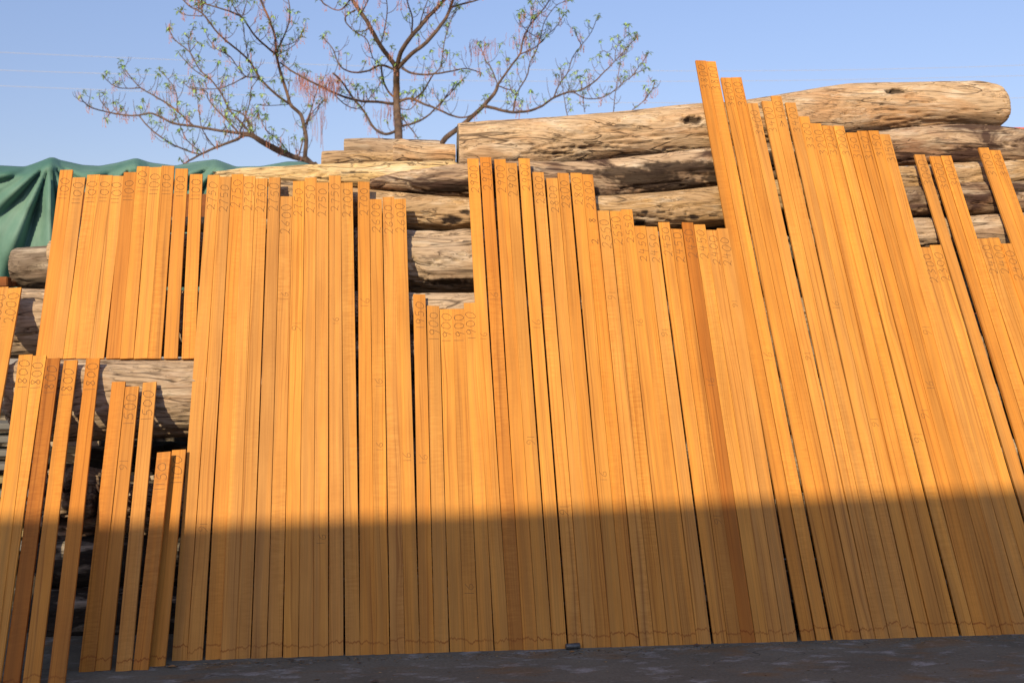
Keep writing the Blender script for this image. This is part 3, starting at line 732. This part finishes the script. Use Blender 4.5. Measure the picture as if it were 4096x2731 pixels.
# ---------------------------------------------------------------- trees
def bark_mat():
    t = NT('tree_bark', .9, .15); co = t.coord()
    nz = t.noise(t.mul(co, (9, 9, 3)), 1, 5, .65)
    c = t.mix(t.ramp(nz, [(.35, 0), (.7, 1)]), (0.055, 0.040, 0.034), (0.17, 0.115, 0.085))
    l2 = t.noise(t.mul(co, (1.7, 1.7, 1.7)), 1, 4)
    c = t.mix(t.ramp(l2, [(.58, 0), (.68, .6)]), c, (0.30, 0.13, 0.05))
    t.col(c); t.bump(nz, .5, .02); return t.m
def leaf_mat():
    t = NT('spring_leaves', .55, .3); co = t.coord()
    nz = t.noise(t.mul(co, (3, 3, 3)), 1, 2)
    t.col(t.mix(t.ramp(nz, [(.35, 0), (.65, 1)]), (0.22, 0.38, 0.10), (0.36, 0.50, 0.17)))
    return t.m
M_BARK = bark_mat(); M_LEAF = leaf_mat()
M_POD = plain('dry_pods', (0.42, 0.19, 0.13), .7, .2, .35, (2, 2, 2))
def c2(pts): return [(1100+x/1.47, y/1.47) for x, y in pts]
def c8(pts): return [(300+x/1.96, y/1.96) for x, y in pts]
def tree(label, Y0, branches, seed, dens=1.0, extra_pods=()):
    rg = random.Random(seed); wood = MB(); leaf = MB(); pod = MB()
    sc = (Y0+CAM_D)/FPX
    def W(x, y, dz=0): return at_y(x, y, Y0 + 1.6*noise.noise(Vector((x/350, y/350, seed))) + dz)
    def cluster(p, s=1.0):
        nl = rg.randint(5, 8)
        for k in range(nl):
            a = 2*math.pi*(k+rg.random()*.6)/nl; l = .105*s*rg.uniform(.6, 1.15)
            d = Vector((math.cos(a), math.sin(a)*.8, rg.uniform(-1.1, .5))).normalized(); st = p+Vector((0, 0, rg.uniform(-.02, .03)))
            side = d.cross(Vector((0, 0, 1))).normalized()*(l*.2); dr = Vector((0, 0, -.25*l))
            leaf.quad(tuple(st), tuple(st+d*l*.5+side), tuple(st+d*l+dr), tuple(st+d*l*.5-side))
    def pods(p, s=1.0):
        for k in range(rg.randint(4, 8)):
            q = p+Vector((rg.uniform(-.05, .05), rg.uniform(-.05, .05), 0))*s
            ln = rg.uniform(.05, .19)*s
            pod.quad(tuple(q+Vector((-.0018, 0, 0))), tuple(q+Vector((.0018, 0, 0))), tuple(q+Vector((.0018, 0, -ln))), tuple(q+Vector((-.0018, 0, -ln))))
            e = q+Vector((0, 0, -ln)); w = rg.uniform(.006, .012)
            pod.quad(tuple(e+Vector((-w, 0, 0))), tuple(e+Vector((0, -w, .01))), tuple(e+Vector((w, 0, -.012))), tuple(e+Vector((0, w, -.024))))
    def limb(pts, ra, rb, twigs=True):
        sp = smooth_pts(pts, 5); n = len(sp)
        sp = [(x+1.6*noise.noise(Vector((i*.5, seed, x*.01))), y+1.6*noise.noise(Vector((i*.5, x*.01, seed)))) for i, (x, y) in enumerate(sp)]
        rad = [(ra+(rb-ra)*(i/(n-1))**.8) for i in range(n)]
        wood.tube([W(x, y) for x, y in sp], [r*sc for r in rad], 7 if ra > 4 else 5)
        if not twigs: return
        acc = rg.uniform(0, 30)
        for i in range(1, n):
            seg = math.hypot(sp[i][0]-sp[i-1][0], sp[i][1]-sp[i-1][1]); acc += seg
            if acc > 23/dens and rad[i] < 8:
                acc = rg.uniform(-12, 10)
                x, y = sp[i]; a = rg.uniform(-1.1, 1.1); ln = rg.uniform(28, 100)*(1 if rad[i] > 2 else .6)
                tw = [(x, y)]; ca = a*1.4
                for s_ in range(4):
                    x += math.sin(ca)*ln/4; y -= math.cos(ca)*ln/4; ca *= .6; tw.append((x, y))
                wood.tube([W(*q) for q in smooth_pts(tw, 3)], [max(.8, 1.35-.05*k)*sc for k in range(13)], 5)
                if rg.random() < .6:
                    bx, by_ = tw[2]; dd = rg.choice((-1, 1)); l2 = ln*rg.uniform(.3, .6)
                    tb = [(bx, by_), (bx+dd*l2*.4, by_-l2*.25), (bx+dd*l2*.6, by_-l2*.8)]
                    wood.tube([W(*q_) for q_ in smooth_pts(tb, 3)], .75*sc, 4)
                    if rg.random() < .35: cluster(W(*tb[-1]), .7)
                if rg.random() < .42: cluster(W(*tw[-1]))
                if rg.random() < .40: pods(W(*tw[rg.choice([1, 2, 3])]))
                if rg.random() < .25: cluster(W(*tw[2])+Vector((.05, 0, 0)), .7)
        if rb < 2.6: cluster(W(*pts[-1]), 1.1)
    for b in branches: limb(*b)
    for (x, y, h, cnt_) in extra_pods:
        for k in range(cnt_):
            q = W(x+rg.gauss(0, 26), y+rg.uniform(-10, 30)); ln = rg.uniform(.1, h)
            dx_ = rg.uniform(-.06, .06); pod.tube([q, q+Vector((dx_, 0, -ln*.5)), q+Vector((dx_*.4, 0, -ln))], .0048, 3, False)
    base = Vector(wood.v[0]); base.z = 0
    for m_ in (wood, leaf, pod): m_.v = [tuple(Vector(v)-base) for v in m_.v]
    e = link('tree', None); e.location = base
    wood.build('trunk', M_BARK, e, True); leaf.build('foliage', M_LEAF, e); pod.build('seed_pods', M_POD, e)
    tag(e, label, 'tree', 'sparse spring trees behind the log pile'); return e
gr1 = at_y(1605, 700, 18); 
def gz(x, Y=18): # pixel y of the ground at depth Y
    return H0/2 + FPX*(CAM_H)/(Y+CAM_D)*1.0 - FPX*math.tan(-PITCH)*0
tree('sparse tree with a straight trunk forking high, centre of the three', 18, [
 (c2([(735,2480),(732,1600),(728,810),(722,700),(716,600),(715,480),(715,400)]), 19, 13.5, False),
 (c2([(715,400),(680,350),(620,270),(570,180),(530,110),(480,40),(440,-30),(400,-110)]), 10.5, 7),
 (c2([(715,405),(740,310),(790,230),(850,160),(920,80),(970,30),(1020,-30),(1060,-120)]), 10, 6.5),
 (c2([(725,400),(800,320),(880,260),(960,170),(1010,100),(1040,20),(1055,-40),(1070,-130)]), 9, 5.5),
 (c2([(1030,45),(1120,20),(1220,-10),(1300,-60)]), 4.5, 3), (c2([(800,225),(808,120),(790,50),(770,-20)]), 4, 2.5),
 (c2([(705,410),(620,385),(540,420),(450,425),(380,385),(340,290),(280,220)]), 5.5, 1.8),
 (c2([(625,388),(632,460),(660,530),(700,575),(715,600)]), 4, 4.5),
 (c2([(745,400),(800,430),(880,440),(980,430),(1060,415),(1130,405),(1215,430)]), 5.5, 2),
 (c2([(728,600),(790,580),(870,610),(960,645),(1040,680),(1110,692),(1180,668)]), 6, 3),
 (c2([(735,745),(830,720),(900,680),(960,620),(1040,540),(1100,470)]), 5, 2),
 (c2([(800,600),(870,540),(900,490),(930,440),(970,400),(990,290),(1010,190),(1050,90),(1090,40)]), 4, 1.6),
 (c2([(700,612),(600,600),(500,595),(380,560),(250,500),(120,430),(30,370)]), 6.5, 3),
 (c2([(712,770),(650,790),(580,750),(520,650),(460,580),(400,490),(340,430)]), 6, 3.5),
 (c2([(470,60),(410,110),(460,180),(540,235),(570,330),(600,370)]), 3, 2), (c2([(560,165),(520,185),(480,190)]), 3, 2),
 (c2([(500,90),(540,20),(560,-40)]), 3, 2), (c2([(620,270),(650,150),(660,40),(650,-30)]), 3, 1.8), (c2([(450,-10),(380,60),(300,30),(250,-30)]), 3, 1.8),
 (c2([(850,160),(870,80),(900,0)]), 3, 2), (c2([(745,690),(800,760),(840,815)]), 3, 2.2), (c2([(970,620),(1010,560),(1060,500)]), 2.5, 1.5),
 (c2([(735,640),(800,640),(860,560)]), 2.5, 1.8), (c2([(350,560),(420,620),(490,640),(540,600),(600,520)]), 2.5, 1.5)],
 3, 1.0, [(1330,300,.5,70),(1215,290,.45,50),(1560,420,.4,40),(1275,440,.9,14),(1270,330,.6,30)])
tree('crooked sparse tree at the left, low branches spreading far to the left', 17, [
 (c8([(1900,2600),(1895,1700),(1885,1330),(1860,1300),(1800,1240)]), 20, 14, False),
 (c8([(1800,1240),(1815,1100),(1795,990),(1770,900),(1690,820),(1660,720),(1620,600),(1590,480),(1575,400),(1570,300),(1530,170),(1480,60),(1440,-40)]), 9, 4),
 (c8([(1578,420),(1600,370),(1650,260),(1680,160),(1685,80),(1665,-30)]), 4, 2.2),
 (c8([(1690,820),(1600,760),(1480,650),(1400,530),(1340,450),(1220,350),(1120,260),(1000,110),(900,50),(830,-20)]), 5.5, 2.6),
 (c8([(1480,650),(1420,610),(1340,600),(1270,520),(1210,440),(1110,385),(1050,310),(1020,235)]), 3.4, 1.3),
 (c8([(1340,600),(1250,650),(1150,690),(1050,700),(940,690)]), 2.6, 1.4),
 (c8([(1590,440),(1480,350),(1400,270),(1310,140),(1180,80),(1000,25),(920,-20)]), 4.6, 2.2),
 (c8([(1310,140),(1260,80),(1210,-10)]), 2.5, 1.6), (c8([(1310,140),(1350,10)]), 2.2, 1.6), (c8([(1310,140),(1335,330),(1360,460)]), 2, 1.4),
 (c8([(1000,110),(990,60),(990,-10)]), 2.4, 1.5), (c8([(1000,128),(930,125),(840,112),(812,85)]), 2, 1.2),
 (c8([(1800,1255),(1640,1210),(1500,1140),(1400,1075),(1330,1060),(1280,1090),(1240,1105),(1100,1160),(1000,1205),(880,1270),(830,1320)]), 10, 3),
 (c8([(1800,1262),(1620,1180),(1480,1110),(1380,1050),(1290,1045),(1100,1020),(930,990),(780,970),(690,930),(600,890),(500,905),(400,905),(280,885),(130,845),(70,800),(40,750)]), 7.5, 1.8),
 (c8([(930,990),(800,870),(700,800),(600,740),(515,690),(440,610),(390,540),(375,515)]), 4, 1.6),
 (c8([(515,690),(430,695),(330,685),(260,640),(225,595)]), 2.6, 1.4), (c8([(800,870),(800,760),(770,680),(720,610),(690,570)]), 2.4, 1.4),
 (c8([(500,905),(560,980),(650,1060),(780,1140),(900,1190),(980,1210)]), 2.6, 3.4),
 (c8([(1290,1045),(1200,950),(1100,850),(1040,770),(1030,720),(900,690),(850,640)]), 3.4, 1.5),
 (c8([(1390,1060),(1300,960),(1210,860),(1150,740),(1070,630),(980,550),(900,410),(800,330),(745,250),(742,215)]), 4.6, 1.4),
 (c8([(900,410),(890,330),(910,250)]), 2, 1.3), (c8([(900,410),(960,330)]), 1.8, 1.3), (c8([(1070,630),(950,560),(850,460),(810,410)]), 2.6, 1.3),
 (c8([(1290,1050),(1340,900),(1370,800),(1380,700),(1450,600)]), 2.6, 1.4), (c8([(1400,1060),(1350,940),(1290,880),(1180,860),(1190,930)]), 3, 2),
 (c8([(1700,1230),(1600,1100),(1500,1020),(1430,870)]), 2.6, 1.3), (c8([(1800,990),(1850,870),(1880,760),(1910,680)]), 3.2, 1.8), (c8([(1810,1010),(1850,900),(1960,780)]), 2.6, 1.6),
 (c8([(280,885),(200,790),(190,730)]), 2, 1.2), (c8([(280,885),(340,895),(300,830),(310,800)]), 2, 1.2), (c8([(280,885),(240,930)]), 1.8, 1.2), (c8([(1000,1205),(880,1100),(830,1000),(790,900),(770,860)]), 2.6, 1.4),
 (c8([(1100,1160),(1000,1020),(970,850),(960,760)]), 2.4, 1.3), (c8([(1670,820),(1500,830),(1430,820)]), 1.8, 1.2), (c8([(1590,360),(1680,350),(1750,310),(1790,240)]), 2, 1.3), (c8([(1590,430),(1700,370),(1780,290)]), 1.8, 1.2),
 (c8([(1790,1080),(1760,1200),(1730,1230)]), 3, 3)],
 9, 1.15)
tree('sparse tree leaning right behind the thick top log', 18.6, [
 (c2([(700,2400),(800,1500),(900,1000),(990,830),(1060,770),(1120,720),(1210,640),(1290,550),(1310,500)]), 15, 6.5, False),
 (c2([(1310,500),(1380,400),(1440,320),(1460,230),(1500,150),(1560,80),(1610,10),(1640,-40)]), 5, 2.2),
 (c2([(1215,625),(1280,635),(1380,660),(1480,655),(1560,630),(1640,575),(1720,545),(1800,530),(1880,480),(1940,420),(2000,360),(2080,270),(2130,215)]), 7, 1.6),
 (c2([(1760,545),(1830,580),(1920,575),(2000,530),(2070,470),(2130,430),(2190,400)]), 3, 1.3),
 (c2([(1640,575),(1670,500),(1720,430),(1750,340),(1800,270),(1860,190),(1900,90)]), 3.4, 1.4),
 (c2([(1400,660),(1420,560),(1480,450),(1500,370),(1540,290),(1560,220),(1590,120),(1660,30),(1740,0)]), 3.6, 1.4),
 (c2([(1310,505),(1350,520),(1420,540)]), 3, 2.4), (c2([(1440,320),(1530,280),(1600,210),(1660,150),(1700,80)]), 3, 1.4),
 (c2([(1990,670),(2000,560),(2025,400),(2030,330),(2030,240)]), 2, 1.2), (c2([(2100,650),(2170,590),(2220,520),(2230,480)]), 2, 1.2),
 (c2([(1310,500),(1270,400),(1240,360),(1200,250)]), 3, 1.5), (c2([(1500,150),(1520,60),(1500,0)]), 2, 1.3), (c2([(1560,230),(1490,190),(1440,130),(1430,80)]), 2, 1.3),
 (c2([(1990,360),(1940,300),(1910,320)]), 2, 1.2), (c2([(2000,360),(2010,280),(2080,200)]), 2, 1.2), (c2([(2080,470),(2150,380),(2200,310)]), 1.8, 1.2), (c2([(1800,265),(1770,200),(1760,160)]), 2, 1.2),
 (c2([(1720,680),(1700,580),(1690,480),(1680,400)]), 2, 1.2), (c2([(1820,660),(1810,560),(1790,450)]), 2, 1.2)],
 17, 1.25, [(1920,160,.5,40),(2110,130,.3,30)])

# ---------------------------------------------------------------- shed behind the photographer (casts the shadow)
q1 = on_plane(0, 2136); q2 = on_plane(4096, 1949); YS = -9.6
e1 = q1 - SUNV*((q1.y-YS)/SUNV.y); e2 = q2 - SUNV*((q2.y-YS)/SUNV.y)
print('eave', e1, e2)
sl = (e2.z-e1.z)/(e2.x-e1.x); mx = (e1.x+e2.x)/2; mz = (e1.z+e2.z)/2
sh = link('storage_shed', None); sh.location = (mx, YS, 0)
hw = 4.7
M_WALL = plain('shed_wall', (0.66, 0.62, 0.55), .8, .2, .12, (1, 1, 1))
M_ROOF = plain('shed_roof', (0.22, 0.24, 0.26), .5, .4, .1)
mb = MB(); mb.v = [(-hw, -.6, 0), (hw, -.6, 0), (hw, -6, 0), (-hw, -6, 0)]+[(x, y, mz+sl*x-.16) for x, y in ((-hw, -.6), (hw, -.6), (hw, -6), (-hw, -6))]
mb.f = [(0, 1, 5, 4), (1, 2, 6, 5), (2, 3, 7, 6), (3, 0, 4, 7), (4, 5, 6, 7)]; mb.build('wall', M_WALL, sh)
mb = MB()
for x0, x1 in ((-hw-.4, hw+.4),):
    a = [(x0, 0, mz+sl*x0-.14), (x1, 0, mz+sl*x1-.14), (x1, -6.4, mz+sl*x1-.14), (x0, -6.4, mz+sl*x0-.14)]; b = [(x, y, z+.14) for x, y, z in a]
    mb.v = a+b; mb.f = [(0, 1, 5, 4), (1, 2, 6, 5), (2, 3, 7, 6), (3, 0, 4, 7), (4, 5, 6, 7), (3, 2, 1, 0)]
mb.build('roof', M_ROOF, sh)
mb = MB()
for x in (-3.7, .6): mb.box((x, -.6, .0), (x+3.2, -.55, 3.2))
mb.build('door', plain('shed_door', (.12, .16, .2), .6), sh)
tag(sh, 'long grey shed behind the photographer whose roof shades the board feet', 'shed')

# sawdust, grit and crumbs gathered at the board feet and over the pad
rs = random.Random(21); mb = MB()
for k in range(2600):
    near = rs.random() < .6
    x = rs.uniform(-100, 4200); yl = 2680-.035*x
    p_ = on_floor(x, min(yl, 2690)); px_, py_ = p_.x, p_.y - (abs(rs.gauss(0, .035)) if near else rs.uniform(0, .9))
    s_ = rs.uniform(.0012, .0042)*(1 if rs.random() < .94 else 2.0); a = rs.uniform(0, 3.14); ca, sa = math.cos(a)*s_*rs.uniform(1, 2.6), math.sin(a)*s_; h_ = s_*.5
    mb.quad((px_-ca, py_-sa, .0008), (px_+sa, py_-ca*.4, h_), (px_+ca, py_+sa, .0008), (px_-sa, py_+ca*.4, h_*.6))
t_ = NT('sawdust', .95, .1); nz_ = t_.noise(t_.mul(t_.coord(), (40, 40, 40)), 1, 2)
t_.col(t_.ramp(nz_, [(.35, (.05, .035, .025)), (.5, (.22, .14, .07)), (.65, (.42, .30, .16))]))
tag(mb.build('sawdust_grit', t_.m), 'sawdust and grit scattered along the feet of the boards', kind='stuff')

# ---------------------------------------------------------------- small things on the floor
pa = on_floor(2266, 2596); pb = on_floor(2316, 2592)
mb = MB(); u = (pb-pa).normalized(); r = .0135
c_ = (pa+pb)/2+Vector((0, 0, r)); hl = .034
mb.tube([c_-u*hl, c_-u*hl*.98, c_+u*hl*.98, c_+u*hl], [r*.9, r, r, r*.9], 20)
o = mb.build('pipe_stub', plain('galvanised', (.13, .13, .125), .45, .5, .3, (60, 60, 60), .3, metal=.6), None, True)
tag(o, 'short grey metal pipe stub lying against the board feet', 'pipe stub')
M_CHIP = plain('wood_chip', (.30, .15, .05), .8)
M_DL = plain('dry_leaf', (.12, .075, .05), .8)
rc = random.Random(3)
def flake(x, y, s, mat, name, label, cat, group=None):
    p = on_floor(x, y); V = []; n = 7
    for k in range(n):
        a = 2*math.pi*k/n; rr_ = s*rc.uniform(.6, 1.1); V.append((rr_*math.cos(a)*1.8, rr_*math.sin(a)*.7, .003+.35*s*rc.random()))
    V.append((0, 0, .006+.5*s)); F = [(k, (k+1) % n, n) for k in range(n)]+[tuple(range(n))[::-1]]
    o = mesh_obj(name, V, F, mat); o.location = p; o.rotation_euler = (0, 0, rc.uniform(-.6, .6)); tag(o, label, cat, group)
flake(2786, 2582, .014, M_DL, 'dry_leaf', 'curled brown dry leaf at the foot of the 2450 boards', 'leaf')
flake(1498, 2728, .016, M_DL, 'dry_leaf', 'dark crumb of bark at the bottom edge of the view', 'leaf')
flake(2287, 2608, .008, M_CHIP, 'wood_chip', 'tiny orange wood chip in front of the pipe stub', 'chip')
flake(692, 2668, .012, M_CHIP, 'wood_chip', 'brown splinter beside the foot of the leftmost 2750 board', 'chip')
flake(1438, 2653, .007, M_DL, 'wood_chip', 'dark chip on the floor below the left 2700 board', 'chip')
